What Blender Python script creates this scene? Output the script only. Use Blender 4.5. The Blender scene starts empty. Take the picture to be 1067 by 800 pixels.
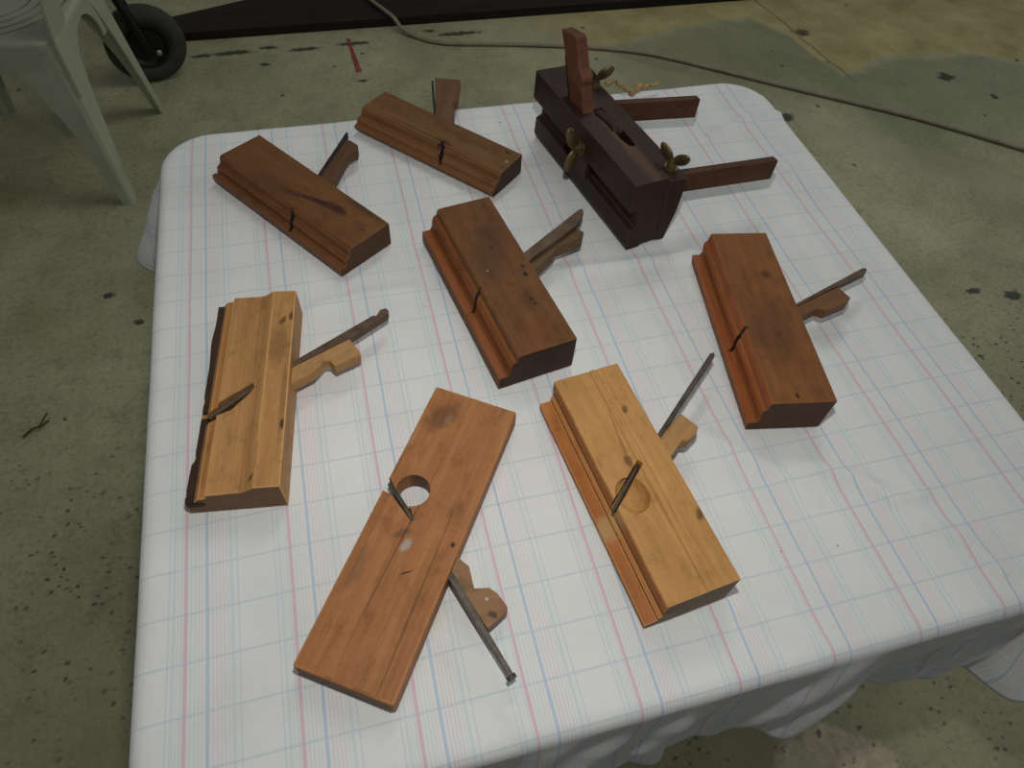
import bpy, bmesh, math, random
from mathutils import Matrix, Vector, noise

scene = bpy.context.scene
COL = scene.collection
random.seed(4)
TZ = 0.72                                   # height of the cloth on the table top (metres)

# ------------------------------------------------------------------ camera, world, lights, exposure
RIGHT = Vector((0.96738, -0.24782, 0.05248))
DOWN = Vector((-0.17232, -0.79565, -0.58072))
FWD = Vector((0.18567, 0.55274, -0.81241))
CAM = Vector((0.19076, -0.15236, 0.5950 + TZ))
cd = bpy.data.cameras.new('camera'); cam = bpy.data.objects.new('camera', cd); COL.objects.link(cam)
m = Matrix((( RIGHT.x, -DOWN.x, -FWD.x, CAM.x), (RIGHT.y, -DOWN.y, -FWD.y, CAM.y), (RIGHT.z, -DOWN.z, -FWD.z, CAM.z), (0, 0, 0, 1)))
cam.matrix_world = m
cd.sensor_fit = 'HORIZONTAL'; cd.sensor_width = 36.0; cd.lens = 718.54 / 1067 * 36
cd.clip_start = 0.02
scene.camera = cam

w = bpy.data.worlds.new('world'); scene.world = w; w.use_nodes = True
bg = w.node_tree.nodes['Background']; bg.inputs[0].default_value = (0.95, 0.98, 1.0, 1); bg.inputs[1].default_value = 0.115

def area(name, loc, target, size, power, col, shape='RECTANGLE', size_y=None):
    l = bpy.data.lights.new(name, 'AREA'); l.shape = shape; l.size = size; l.size_y = size_y or size
    l.energy = power; l.color = col
    o = bpy.data.objects.new(name, l); COL.objects.link(o); o.location = loc
    o.rotation_euler = (Vector(target) - Vector(loc)).to_track_quat('-Z', 'Y').to_euler()
    return o
# the photographer's pop-up flash, a hand above the lens
area('camera_flash', CAM - DOWN * 0.16 + RIGHT * 0.02, CAM - DOWN * 0.16 + RIGHT * 0.02 + FWD, 0.035, 2.85, (1.0, 0.98, 0.94), 'DISK')
# daylight from the open workshop door on the right
area('door_daylight', (3.6, 0.9, 2.1), (0.5, 0.7, 0.5), 2.0, 14, (0.92, 0.96, 1.0), 'RECTANGLE', 1.9)

# unseen fill light added high beyond the table, brightens floor but not front skirt
area('overhead_fill', (1.0, 1.7, 2.5), (0.5, 1.4, 0), 0.3, 9, (1.0, 0.99, 0.94), 'RECTANGLE', 1.5)

vs = scene.view_settings
vs.view_transform = 'Standard'; vs.look = 'None'; vs.gamma = 1.0; vs.exposure = 0.07; vs.use_curve_mapping = False

# ------------------------------------------------------------------ helpers
def tag(o, label=None, cat=None, group=None, kind=None):
    if label: o['label'] = label
    if cat: o['category'] = cat
    if group: o['group'] = group
    if kind: o['kind'] = kind
    return o
def empty(name, loc, rz=0.0):
    o = bpy.data.objects.new(name, None); COL.objects.link(o); o.location = loc; o.rotation_euler = (0, 0, rz)
    o.empty_display_size = 0.03
    return o
def link(name, bm, mats, parent=None, smooth=False):
    bmesh.ops.recalc_face_normals(bm, faces=bm.faces[:])
    me = bpy.data.meshes.new(name); bm.to_mesh(me); bm.free()
    return link_me(name, me, mats, parent, smooth)
def link_me(name, me, mats, parent=None, smooth=False):
    if not isinstance(mats, (list, tuple)): mats = [mats]
    idx = [p.material_index for p in me.polygons]
    me.materials.clear()
    for x in mats: me.materials.append(x)
    if len(mats) > 1: me.polygons.foreach_set('material_index', [min(k, len(mats) - 1) for k in idx])
    if smooth: me.polygons.foreach_set('use_smooth', [True] * len(me.polygons))
    o = bpy.data.objects.new(name, me); COL.objects.link(o)
    if parent: o.parent = parent
    return o
def sharp_bevel(bm, off, ang=30, seg=2, mi=-1):
    es = [e for e in bm.edges if len(e.link_faces) == 2 and e.calc_face_angle(0) > math.radians(ang)]
    if es: bmesh.ops.bevel(bm, geom=es, offset=off, segments=seg, affect='EDGES', profile=0.6, clamp_overlap=True, material=mi)
def prism(bm, pts, z0, z1, f=None):
    """polygon in plan extruded from z0 to z1; f maps (x,y,z) to a position"""
    f = f or (lambda x, y, z: (x, y, z))
    a = [bm.verts.new(f(x, y, z0)) for x, y in pts]; b = [bm.verts.new(f(x, y, z1)) for x, y in pts]
    n = len(pts); fs = [bm.faces.new(a[::-1]), bm.faces.new(b)]
    for i in range(n): fs.append(bm.faces.new((a[i], a[(i + 1) % n], b[(i + 1) % n], b[i])))
    return fs
def box(bm, x0, x1, y0, y1, z0, z1, f=None): return prism(bm, [(x0, y0), (x1, y0), (x1, y1), (x0, y1)], z0, z1, f)
def cyl(bm, p, q, r, seg=16, r2=None):
    p, q = Vector(p), Vector(q); d = q - p
    mm = Matrix.Translation((p + q) / 2) @ d.to_track_quat('Z', 'Y').to_matrix().to_4x4()
    bmesh.ops.create_cone(bm, cap_ends=True, segments=seg, radius1=r, radius2=r if r2 is None else r2, depth=d.length, matrix=mm)
def blob(bm, c, s, rot=None, u=14, v=9):
    mm = Matrix.Translation(c) @ (rot or Matrix.Identity(4)) @ Matrix.Diagonal((s[0], s[1], s[2], 1))
    bmesh.ops.create_uvsphere(bm, u_segments=u, v_segments=v, radius=1, matrix=mm)
def tube(bm, pts, r, seg=8, taper=None):
    pts = [Vector(p) for p in pts]; rings = []
    for i, p in enumerate(pts):
        t = (pts[min(i + 1, len(pts) - 1)] - pts[max(i - 1, 0)]).normalized()
        s = t.cross(Vector((0, 0, 1)));  s = s.normalized() if s.length > 1e-4 else Vector((1, 0, 0))
        n = s.cross(t); rr = r if taper is None else r * taper[i]
        rings.append([bm.verts.new(p + (s * math.cos(a) + n * math.sin(a)) * rr) for a in [2 * math.pi * k / seg for k in range(seg)]])
    for a, b in zip(rings, rings[1:]):
        for k in range(seg): bm.faces.new((a[k], a[(k + 1) % seg], b[(k + 1) % seg], b[k]))
    bm.faces.new(rings[0][::-1]); bm.faces.new(rings[-1])
def smooth_path(pts, n=10):
    P = [Vector(p) for p in pts]; P = [P[0] * 2 - P[1]] + P + [P[-1] * 2 - P[-2]]; out = []
    for i in range(1, len(P) - 2):
        for k in range(n):
            t = k / n; a, b, c, d = P[i - 1:i + 3]
            out.append(0.5 * ((2 * b) + (c - a) * t + (2 * a - 5 * b + 4 * c - d) * t * t + (3 * b - a - 3 * c + d) * t ** 3))
    out.append(P[-2]); return out
def cut(bm, cutters):
    """boolean difference of a closed bmesh with closed cutter bmeshes -> mesh"""
    def tmp(b, nm):
        bmesh.ops.recalc_face_normals(b, faces=b.faces[:])
        me = bpy.data.meshes.new(nm); b.to_mesh(me); b.free()
        o = bpy.data.objects.new(nm, me); COL.objects.link(o); return o
    o = tmp(bm, 'cut_source')
    for _ in range(3): o.data.materials.append(None)
    cs = [tmp(c, 'cut_tool') for c in cutters]
    for c in cs:
        md = o.modifiers.new('cut', 'BOOLEAN'); md.operation = 'DIFFERENCE'; md.object = c; md.solver = 'EXACT'
    dg = bpy.context.evaluated_depsgraph_get(); dg.update()
    me = bpy.data.meshes.new_from_object(o.evaluated_get(dg))
    for c in cs + [o]:
        old = c.data; bpy.data.objects.remove(c); bpy.data.meshes.remove(old)
    return me

# ------------------------------------------------------------------ node helpers and materials
class NT:
    def __init__(s, name):
        s.mat = bpy.data.materials.new(name); s.mat.use_nodes = True; s.t = s.mat.node_tree
        s.b = s.t.nodes['Principled BSDF']
    def n(s, typ, **kw):
        x = s.t.nodes.new(typ)
        for k, v in kw.items(): setattr(x, k, v)
        return x
    def put(s, sock, v):
        if hasattr(v, 'node'): s.t.links.new(v, sock)
        elif v is not None:
            if isinstance(v, (tuple, list)) and len(v) == 3 and sock.type == 'RGBA': v = (*v, 1)
            sock.default_value = v
    def math(s, op, a, b=None, c=None, clamp=False):
        x = s.n('ShaderNodeMath', operation=op, use_clamp=clamp); s.put(x.inputs[0], a)
        if b is not None: s.put(x.inputs[1], b)
        if c is not None: s.put(x.inputs[2], c)
        return x.outputs[0]
    def vmath(s, op, a, b=None):
        x = s.n('ShaderNodeVectorMath', operation=op); s.put(x.inputs[0], a)
        if b is not None: s.put(x.inputs[1], b)
        return x.outputs['Value' if op in ('LENGTH', 'DISTANCE', 'DOT_PRODUCT') else 'Vector']
    def mix(s, f, a, b, bt='MIX'):
        x = s.n('ShaderNodeMix', data_type='RGBA', blend_type=bt)
        s.put(x.inputs[0], f); s.put(x.inputs[6], a); s.put(x.inputs[7], b); return x.outputs[2]
    def step(s, v, lo, hi):
        x = s.n('ShaderNodeMapRange', interpolation_type='SMOOTHSTEP'); s.put(x.inputs[0], v)
        x.inputs[1].default_value = lo; x.inputs[2].default_value = hi; return x.outputs[0]
    def noise(s, vec, scale, detail=4, rough=0.55, dist=0.0):
        x = s.n('ShaderNodeTexNoise'); s.put(x.inputs['Vector'], vec); x.inputs['Scale'].default_value = scale
        x.inputs['Detail'].default_value = detail; x.inputs['Roughness'].default_value = rough; x.inputs['Distortion'].default_value = dist
        return x.outputs['Fac']
    def voro(s, vec, scale, feat='F1'):
        x = s.n('ShaderNodeTexVoronoi', feature=feat); s.put(x.inputs['Vector'], vec); x.inputs['Scale'].default_value = scale
        return x.outputs['Distance']
    def ramp(s, fac, stops):
        x = s.n('ShaderNodeValToRGB'); s.put(x.inputs[0], fac); e = x.color_ramp.elements
        while len(e) < len(stops): e.new(0.5)
        for el, (p, c) in zip(e, stops): el.position = p; el.color = (*c, 1) if len(c) == 3 else c
        return x.outputs[0]
    def mapping(s, vec, loc=(0, 0, 0), rot=(0, 0, 0), scale=(1, 1, 1)):
        x = s.n('ShaderNodeMapping'); s.put(x.inputs[0], vec); x.inputs[1].default_value = loc
        x.inputs[2].default_value = rot; x.inputs[3].default_value = scale; return x.outputs[0]
    def bump(s, h, strength, dist):
        x = s.n('ShaderNodeBump'); s.put(x.inputs['Height'], h); x.inputs['Strength'].default_value = strength
        x.inputs['Distance'].default_value = dist; s.t.links.new(x.outputs[0], s.b.inputs['Normal'])
    def done(s, col, rough=0.6, metal=0.0, spec=None):
        s.put(s.b.inputs['Base Color'], col); s.put(s.b.inputs['Roughness'], rough); s.put(s.b.inputs['Metallic'], metal)
        if spec is not None: s.b.inputs['Specular IOR Level'].default_value = spec
        return s.mat

def lin(r, g, b):
    f = lambda c: (c / 255 / 12.92) if c / 255 <= 0.04045 else ((c / 255 + 0.055) / 1.055) ** 2.4
    return (f(r), f(g), f(b))

def wood(name, dark, light, seed=0.0, rot=0.0, spots=(), end=None, grain=1.0, rough=0.55, blotch=0.5, blotch_col=None):
    """oiled old wood, grain along the object's x axis (turned by rot)"""
    n = NT(name); tc = n.n('ShaderNodeTexCoord'); ob = tc.outputs['Object']
    v = n.mapping(ob, loc=(seed, seed * 1.7, seed * 0.6), rot=(0, 0, rot))
    warp = n.noise(n.mapping(v, scale=(4, 14, 14)), 1.0, 3)
    v2 = n.vmath('ADD', n.mapping(v, scale=(3.2 * grain, 70 * grain, 70 * grain)), n.mix(1.0, (0, 0, 0), warp))
    g1 = n.noise(v2, 1.0, 5, 0.6, 0.35)
    g2 = n.noise(n.mapping(v, scale=(18, 520, 520)), 1.0, 3, 0.6)
    g = n.math('ADD', n.math('MULTIPLY', g1, 0.72), n.math('MULTIPLY', g2, 0.28))
    col = n.ramp(g, [(0.30, dark), (0.50, tuple((a + b) / 2 for a, b in zip(dark, light))), (0.68, light)])
    bl = n.noise(n.mapping(v, scale=(14, 26, 26)), 1.0, 5, 0.62)
    bc = blotch_col or tuple(c * 0.42 for c in dark)
    col = n.mix(n.math('MULTIPLY', n.step(bl, 0.52, 0.74), blotch), col, bc)
    fine = n.voro(n.mapping(v, scale=(60, 160, 160)), 1.0)
    col = n.mix(n.math('MULTIPLY', n.step(fine, 0.16, 0.05), 0.35), col, bc)
    gr = n.noise(n.mapping(v, scale=(38, 60, 60)), 1.0, 6, 0.72)
    col = n.mix(n.math('MULTIPLY', n.step(gr, 0.50, 0.72), 0.45), col, bc)
    col = n.mix(n.math('MULTIPLY', n.step(gr, 0.46, 0.28), 0.22), col, tuple(min(1, c * 1.35) for c in light))
    wob = n.noise(ob, 160, 3)
    for (u, ww, ru, rw, ang, c, k) in spots:
        d = n.mapping(n.vmath('SUBTRACT', ob, (u, ww, 0)), rot=(0, 0, ang))
        d = n.vmath('MULTIPLY', d, (1 / ru, 1 / rw, 0))
        q = n.math('ADD', n.vmath('LENGTH', d), n.math('MULTIPLY', n.math('SUBTRACT', wob, 0.5), 1.1))
        col = n.mix(n.math('MULTIPLY', n.step(q, 1.3, 0.45), k), col, c)
    if end:
        nx = n.n('ShaderNodeSeparateXYZ'); n.put(nx.inputs[0], tc.outputs['Normal'])
        e = n.step(n.math('ABSOLUTE', nx.outputs[0]), 0.75, 0.92)
        ring = n.noise(n.mapping(ob, loc=(seed, 0, 0), rot=(0.5, 0, 0), scale=(1, 60, 260)), 1.0, 3)
        col = n.mix(e, col, n.ramp(ring, [(0.3, tuple(c * 0.72 for c in end)), (0.7, end)]))
    n.bump(n.math('ADD', g2, n.math('MULTIPLY', bl, 0.5)), 0.35, 0.0009)
    return n.done(col, n.math('ADD', n.math('MULTIPLY', bl, 0.25), rough - 0.12), 0, 0.18)

def metal(name, a, b, rough=0.5, met=0.75, sc=70):
    n = NT(name); tc = n.n('ShaderNodeTexCoord'); ob = tc.outputs['Object']
    k = n.noise(ob, sc, 5, 0.65)
    n.bump(n.noise(ob, sc * 4, 3), 0.4, 0.0006)
    return n.done(n.ramp(k, [(0.35, a), (0.65, b)]), rough, met)

STEEL = metal('aged_dark_steel', (0.045, 0.036, 0.028), (0.11, 0.088, 0.066), 0.5, 0.5)
RUST = metal('rusty_brown_steel', (0.075, 0.046, 0.026), (0.135, 0.085, 0.05), 0.6, 0.3)
BLACK_STEEL = metal('black_oxidised_steel', (0.008, 0.007, 0.006), (0.03, 0.024, 0.02), 0.6, 0.4)
BRASS = metal('tarnished_brass', (0.05, 0.038, 0.016), (0.17, 0.125, 0.05), 0.45, 0.6)
def plain(name, col, rough=0.6, var=0.15, sc=30, metallic=0.0, spec=0.4):
    n = NT(name); tc = n.n('ShaderNodeTexCoord'); k = n.noise(tc.outputs['Object'], sc, 5, 0.6)
    c = n.ramp(k, [(0.3, tuple(x * (1 - var) for x in col)), (0.7, tuple(min(1, x * (1 + var)) for x in col))])
    n.bump(n.noise(tc.outputs['Object'], sc * 8, 3), 0.15, 0.001)
    return n.done(c, rough, metallic, spec)

# ------------------------------------------------------------------ floor
def floor_material():
    n = NT('stained_concrete'); tc = n.n('ShaderNodeTexCoord'); P = tc.outputs['Object']
    sx = n.n('ShaderNodeSeparateXYZ'); n.put(sx.inputs[0], P); X, Y = sx.outputs[0], sx.outputs[1]
    big = n.noise(P, 1.3, 5, 0.6); mid = n.noise(P, 6.5, 6, 0.65); fine = n.noise(P, 60, 5, 0.7)
    k = n.math('ADD', n.math('MULTIPLY', big, 0.5), n.math('ADD', n.math('MULTIPLY', mid, 0.30), n.math('MULTIPLY', n.noise(P, 150, 4, 0.75), 0.20)))
    col = n.ramp(k, [(0.34, (0.205, 0.208, 0.108)), (0.5, (0.340, 0.342, 0.202)), (0.64, (0.475, 0.465, 0.285))])
    gA = n.noise(P, 85, 6, 0.78); gB = n.noise(P, 17, 6, 0.72)
    col = n.mix(n.math('MULTIPLY', n.step(gA, 0.50, 0.66), 0.42), col, (0.10, 0.10, 0.062))
    col = n.mix(n.math('MULTIPLY', n.step(gA, 0.48, 0.34), 0.30), col, (0.52, 0.50, 0.34))
    col = n.mix(n.math('MULTIPLY', n.step(gB, 0.52, 0.68), 0.35), col, (0.13, 0.132, 0.085))
    # pale yellowish bare concrete with a scalloped edge, beyond a damp grey patch
    st = [(0.3, 2.02), (0.855, 1.82), (1.03, 1.97), (1.26, 2.15), (1.50, 2.22), (1.84, 2.26), (1.935, 2.12), (1.965, 1.94), (2.01, 1.81), (2.22, 1.90), (2.55, 1.885), (2.77, 1.78), (3.4, 1.75)]
    rx = n.math('DIVIDE', n.math('SUBTRACT', X, 0.3), 3.1)
    yb = n.ramp(rx, [((x - 0.3) / 3.1, ((y - 1.5),) * 3) for x, y in st])
    ww = n.math('MULTIPLY', n.math('SUBTRACT', n.noise(P, 9, 4), 0.5), 0.10)
    dd = n.math('ADD', n.math('SUBTRACT', n.math('SUBTRACT', Y, 1.5), yb), ww)
    xm = n.step(n.math('ADD', X, n.math('MULTIPLY', big, 0.6)), 1.05, 1.7)
    pale = n.math('MULTIPLY', n.step(dd, -0.012, 0.022), xm)
    yel = n.ramp(n.noise(P, 5, 6, 0.7), [(0.3, (0.25, 0.215, 0.085)), (0.7, (0.50, 0.42, 0.19))])
    col = n.mix(n.math('MULTIPLY', pale, 0.9), col, yel)
    damp = n.math('MULTIPLY', n.math('MULTIPLY', n.step(dd, 0.02, -0.05), n.step(dd, -0.75, -0.25)), n.step(X, 1.0, 1.35))
    col = n.mix(n.math('MULTIPLY', damp, 0.5), col, (0.145, 0.150, 0.094))
    # mossy yellow tints
    col = n.mix(n.math('MULTIPLY', n.step(n.noise(P, 2.2, 4), 0.55, 0.75), 0.45), col, (0.26, 0.245, 0.10))
    # darker slab triangle on the right with a straight trowelled edge
    sl = n.math('SUBTRACT', n.math('MULTIPLY', n.math('SUBTRACT', X, 1.45), 0.85), n.math('SUBTRACT', 1.66, Y))
    slm = n.math('MULTIPLY', n.step(n.math('ADD', sl, ww), 0.0, 0.05), n.step(n.math('ADD', sl, ww), 0.24, 0.2))
    col = n.mix(n.math('MULTIPLY', slm, 0.30), col, (0.36, 0.35, 0.24))
    # sprinkled oil drops and grit
    v = n.vmath('ADD', P, n.mix(1.0, (0, 0, 0), n.math('MULTIPLY', n.noise(P, 40, 2), 0.02)))
    d1 = n.voro(v, 9.0); keep = n.noise(P, 3.1, 2)
    col = n.mix(n.math('MULTIPLY', n.math('MULTIPLY', n.step(d1, 0.095, 0.055), n.step(keep, 0.42, 0.52)), 0.75), col, (0.03, 0.028, 0.022))
    d2 = n.voro(n.mapping(v, scale=(1, 1.5, 1)), 46.0); near = n.step(n.math('ADD', Y, n.math('MULTIPLY', big, 0.5)), 1.25, 0.75)
    col = n.mix(n.math('MULTIPLY', n.math('MULTIPLY', n.step(d2, 0.30, 0.18), n.step(n.noise(P, 14, 3), 0.44, 0.56)), n.math('MULTIPLY', near, 0.8)), col, (0.025, 0.022, 0.018))
    col = n.mix(n.math('MULTIPLY', n.step(n.math('ADD', Y, n.math('MULTIPLY', big, 0.5)), 0.95, 0.45), 0.35), col, (0.27, 0.23, 0.145))
    # individual oil spots: (x, y, rx, ry)
    for (x, y, a, b) in [(2.0, 2.12, 0.03, 0.03), (1.67, 1.615, 0.03, 0.025), (2.39, 1.745, 0.035, 0.03), (1.80, 0.778, 0.028, 0.012), (1.90, 0.74, 0.03, 0.02), (-0.42, 1.215, 0.016, 0.012), (-0.346, 1.113, 0.014, 0.011), (2.49, 1.6, 0.015, 0.02), (-0.1, 2.30, 0.075, 0.016), (-0.2, 2.296, 0.045, 0.013), (0.02, 2.315, 0.03, 0.014), (0.14, 2.287, 0.06, 0.014), (0.31, 2.298, 0.075, 0.013), (0.69, 2.31, 0.095, 0.016), (0.585, 2.345, 0.025, 0.012), (0.0, 2.21, 0.02, 0.012), (0.31, 2.06, 0.02, 0.01)]:
        d = n.vmath('MULTIPLY', n.vmath('SUBTRACT', P, (x, y, 0)), (1 / a, 1 / b, 0))
        q = n.math('ADD', n.vmath('LENGTH', d), n.math('MULTIPLY', n.math('SUBTRACT', n.noise(P, 55, 4, 0.7), 0.5), 2.2))
        col = n.mix(n.math('MULTIPLY', n.step(q, 1.1, 0.6), 0.85), col, (0.022, 0.022, 0.018))
    # worn patch of exposed aggregate beside the near edge of the table
    d = n.vmath('MULTIPLY', n.vmath('SUBTRACT', P, (0.82, -0.2, 0)), (1 / 0.13, 1 / 0.11, 0))
    q = n.math('ADD', n.vmath('LENGTH', d), n.math('MULTIPLY', n.math('SUBTRACT', n.noise(P, 22, 4), 0.5), 0.9))
    pv = n.vmath('ADD', P, n.mix(1.0, (0, 0, 0), n.math('MULTIPLY', n.noise(P, 50, 3), 0.03)))
    agg = n.ramp(n.noise(P, 45, 6, 0.75), [(0.3, (0.34, 0.30, 0.20)), (0.7, (0.60, 0.54, 0.38))])
    agg = n.mix(n.math('MULTIPLY', n.math('MULTIPLY', n.step(n.voro(pv, 42), 0.28, 0.2), n.step(n.noise(P, 21, 2), 0.5, 0.58)), 0.8), agg, (0.10, 0.09, 0.075))
    col = n.mix(n.step(q, 1.05, 0.85), col, agg)
    # hairline crack
    cr = n.math('ABSOLUTE', n.math('ADD', n.math('SUBTRACT', X, n.math('ADD', 2.30, n.math('MULTIPLY', Y, -0.155))), n.math('MULTIPLY', ww, 0.3)))
    col = n.mix(n.math('MULTIPLY', n.math('MULTIPLY', n.step(cr, 0.006, 0.002), n.step(Y, 1.75, 1.85)), 0.6), col, (0.05, 0.05, 0.04))
    n.bump(n.math('ADD', fine, mid), 0.35, 0.004)
    return n.done(col, n.math('ADD', 0.55, n.math('MULTIPLY', mid, 0.4)), 0, 0.3)
FLOOR_MAT = floor_material()
bm = bmesh.new(); box(bm, -3.0, 4.5, -2.2, 5.0, -0.08, 0.0)
floor = tag(link('floor', bm, FLOOR_MAT), 'stained grey-green concrete workshop floor', kind='structure')
bm = bmesh.new()
mk = [(0.288, 2.335), (0.300, 2.335), (0.303, 2.27), (0.308, 2.20), (0.316, 2.115), (0.296, 2.110), (0.292, 2.20), (0.291, 2.27)]
prism(bm, mk[::-1], 0.0, 0.0008)
link('paint_mark', bm, plain('red_chalk_paint', (0.26, 0.055, 0.04), 0.8, 0.5, 60), floor)

# flat near-black slab standing in for the dim band along the back
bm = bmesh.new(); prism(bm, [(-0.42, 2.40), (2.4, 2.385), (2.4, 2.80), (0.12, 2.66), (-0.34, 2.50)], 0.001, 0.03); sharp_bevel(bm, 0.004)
tag(link('dim_band_slab', bm, wood('dim_band_dark', (0.010, 0.008, 0.006), (0.024, 0.018, 0.013), 3.0)), 'long near-black slab standing in for the dim band at the back', 'stand-in slab')

# pale power cord
bm = bmesh.new()
cp = smooth_path([(0.36, 2.66, 0.041), (0.40, 2.53, 0.039), (0.44, 2.44, 0.040), (0.468, 2.385, 0.036), (0.490, 2.345, 0.016), (0.53, 2.30, 0.0075), (0.62, 2.24, 0.0075), (0.80, 2.205, 0.0075), (1.02, 2.16, 0.0075), (1.157, 2.123, 0.0075), (1.34, 2.055, 0.0075), (1.55, 1.915, 0.0075), (1.70, 1.808, 0.0075), (1.96, 1.63, 0.0075), (2.14, 1.50, 0.0075), (2.38, 1.297, 0.0075), (2.75, 0.98, 0.0075)], 8)
tube(bm, cp, 0.007, 8)
tag(link('power_cord', bm, plain('beige_cord_sheath', (0.25, 0.22, 0.15), 0.5, 0.2), smooth=True), 'beige power cord snaking across the concrete behind the table', 'cord')

# twig
bm = bmesh.new()
tube(bm, smooth_path([(-0.562, 0.825, 0.004), (-0.545, 0.842, 0.006), (-0.53, 0.843, 0.008), (-0.515, 0.858, 0.005)], 5), 0.0023, 6)
tube(bm, smooth_path([(-0.532, 0.843, 0.007), (-0.524, 0.868, 0.006), (-0.521, 0.880, 0.004)], 4), 0.0016, 6)
tag(link('dry_twig', bm, plain('dry_brown_bark', (0.09, 0.055, 0.025), 0.8, 0.4, 90), smooth=True), 'small dry brown twig on the floor left of the table', 'twig')

# ------------------------------------------------------------------ table under the cloth
X0, X1, Y0, Y1 = -0.043, 0.862, -0.087, 0.762
tbl = tag(empty('garden_table', ((X0 + X1) / 2, (Y0 + Y1) / 2, 0)), 'square white plastic table hidden under the checked tablecloth', 'table')
TW = plain('white_table_plastic', (0.55, 0.55, 0.52), 0.45, 0.06)
hx, hy = (X1 - X0) / 2 - 0.012, (Y1 - Y0) / 2 - 0.012
def rrect(hx, hy, r, k=6):
    out = []
    for sx, sy, a0 in ((1, 1, 0), (-1, 1, 90), (-1, -1, 180), (1, -1, 270)):
        for i in range(k + 1):
            a = math.radians(a0 + 90 * i / k); out.append((sx * (hx - r) + r * math.cos(a), sy * (hy - r) + r * math.sin(a)))
    return out
bm = bmesh.new(); prism(bm, rrect(hx, hy, 0.05), TZ - 0.035, TZ - 0.005); link('table_top', bm, TW, tbl)
for sx in (-1, 1):
    for sy in (-1, 1):
        bm = bmesh.new()
        cyl(bm, (sx * (hx - 0.09), sy * (hy - 0.09), 0), (sx * (hx - 0.075), sy * (hy - 0.075), TZ - 0.036), 0.02, 14, 0.028); link('leg', bm, TW, tbl, True)

# ------------------------------------------------------------------ tablecloth
PER, QER = 0.0875, 0.0875 * 0.4615
def cloth_material():
    n = NT('checked_cotton'); uv = n.n('ShaderNodeUVMap'); uv.uv_map = 'cloth'
    s = n.n('ShaderNodeSeparateXYZ'); n.put(s.inputs[0], uv.outputs[0]); U, V = s.outputs[0], s.outputs[1]
    tc = n.n('ShaderNodeTexCoord'); ob = tc.outputs['Object']
    base = n.ramp(n.noise(ob, 9, 5, 0.6), [(0.3, (0.66, 0.675, 0.655)), (0.7, (0.735, 0.745, 0.725))])
    col = base
    fr = n.math('FRACT', n.math('ADD', U, 0.5))        # pink stripe at 0.5
    PINK, BLUE, PALE, ROSE, SAGE = (0.64, 0.40, 0.49), (0.37, 0.49, 0.62), (0.50, 0.595, 0.64), (0.66, 0.55, 0.58), (0.50, 0.59, 0.57)
    stripes = [(0.345, 0.006, PALE, .75), (0.392, 0.016, PALE, .45), (0.43, 0.004, SAGE, .5), (0.462, 0.006, PALE, .7), (0.5, 0.0175, PINK, .72), (0.548, 0.005, SAGE, .55), (0.585, 0.005, SAGE, .55), (0.62, 0.005, SAGE, .5), (0.65, 0.005, ROSE, .5),
               (0.697, 0.0155, BLUE, .70), (0.745, 0.006, ROSE, .75), (0.78, 0.006, ROSE, .65), (0.815, 0.006, ROSE, .65), (0.85, 0.006, ROSE, .65), (0.885, 0.004, SAGE, .5), (0.925, 0.016, PALE, .5), (0.985, 0.006, PALE, .75)]
    for c, wd, cc, k in stripes:
        d = n.math('ABSOLUTE', n.math('SUBTRACT', fr, c))
        col = n.mix(n.math('MULTIPLY', n.step(d, wd * 1.5, wd * 0.5), k), col, cc)
    fv = n.math('ABSOLUTE', n.math('SUBTRACT', n.math('FRACT', n.math('ADD', V, 0.5)), 0.5))
    col = n.mix(n.math('MULTIPLY', n.step(fv, 0.034, 0.012), 0.50), col, (0.44, 0.53, 0.60))
    # crumbs of dirt and a few faint stains
    d1 = n.voro(ob, 17.0); col = n.mix(n.math('MULTIPLY', n.step(d1, 0.035, 0.02), 0.8), col, (0.06, 0.05, 0.045))
    col = n.mix(n.math('MULTIPLY', n.step(n.noise(ob, 12, 4), 0.66, 0.78), 0.25), col, (0.60, 0.56, 0.44))
    wv = n.noise(n.mapping(ob, scale=(900, 900, 900)), 1.0, 2)
    n.bump(n.math('ADD', n.math('MULTIPLY', wv, 0.25), n.noise(ob, 38, 4)), 0.35, 0.0022)
    n.b.inputs['Sheen Weight'].default_value = 0.15
    return n.done(col, 0.85, 0, 0.15)
CREASES = [([(0.421, 0.404), (0.494, 0.401), (0.57, 0.398), (0.60, 0.402)], 0.0032), ([(0.58, 0.095), (0.609, 0.085), (0.641, 0.064), (0.663, 0.04), (0.691, 0.038)], 0.0035),
           ([(0.477, 0.17), (0.524, 0.13), (0.56, 0.094), (0.582, 0.056)], 0.0025), ([(0.135, 0.405), (0.192, 0.41), (0.247, 0.41)], 0.0024),
           ([(0.64, 0.055), (0.70, -0.01), (0.72, -0.05)], 0.003), ([(0.80, 0.55), (0.83, 0.40)], 0.003), ([(0.72, 0.62), (0.80, 0.66), (0.85, 0.66)], 0.003), ([(0.20, 0.02), (0.235, -0.04), (0.26, -0.08)], 0.002),
           ([(0.46, -0.02), (0.50, -0.05), (0.53, -0.08)], 0.002)]
def seg_d(x, y, a, b):
    dx, dy = b[0] - a[0], b[1] - a[1]; t = max(0, min(1, ((x - a[0]) * dx + (y - a[1]) * dy) / (dx * dx + dy * dy)))
    return math.hypot(x - a[0] - t * dx, y - a[1] - t * dy)
def top_z(x, y):
    z = 0.0011 * noise.noise((x * 9, y * 9, 1.3)) + 0.0006 * noise.noise((x * 25, y * 25, 5.1))
    for pl, a in CREASES:
        d = min(seg_d(x, y, p, q) for p, q in zip(pl, pl[1:]))
        if d < 0.03: z += 1.5 * a * math.exp(-(d / 0.0075) ** 2)
    return z - 0.0012
RC, RE, DROP = 0.055, 0.014, 0.215
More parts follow.
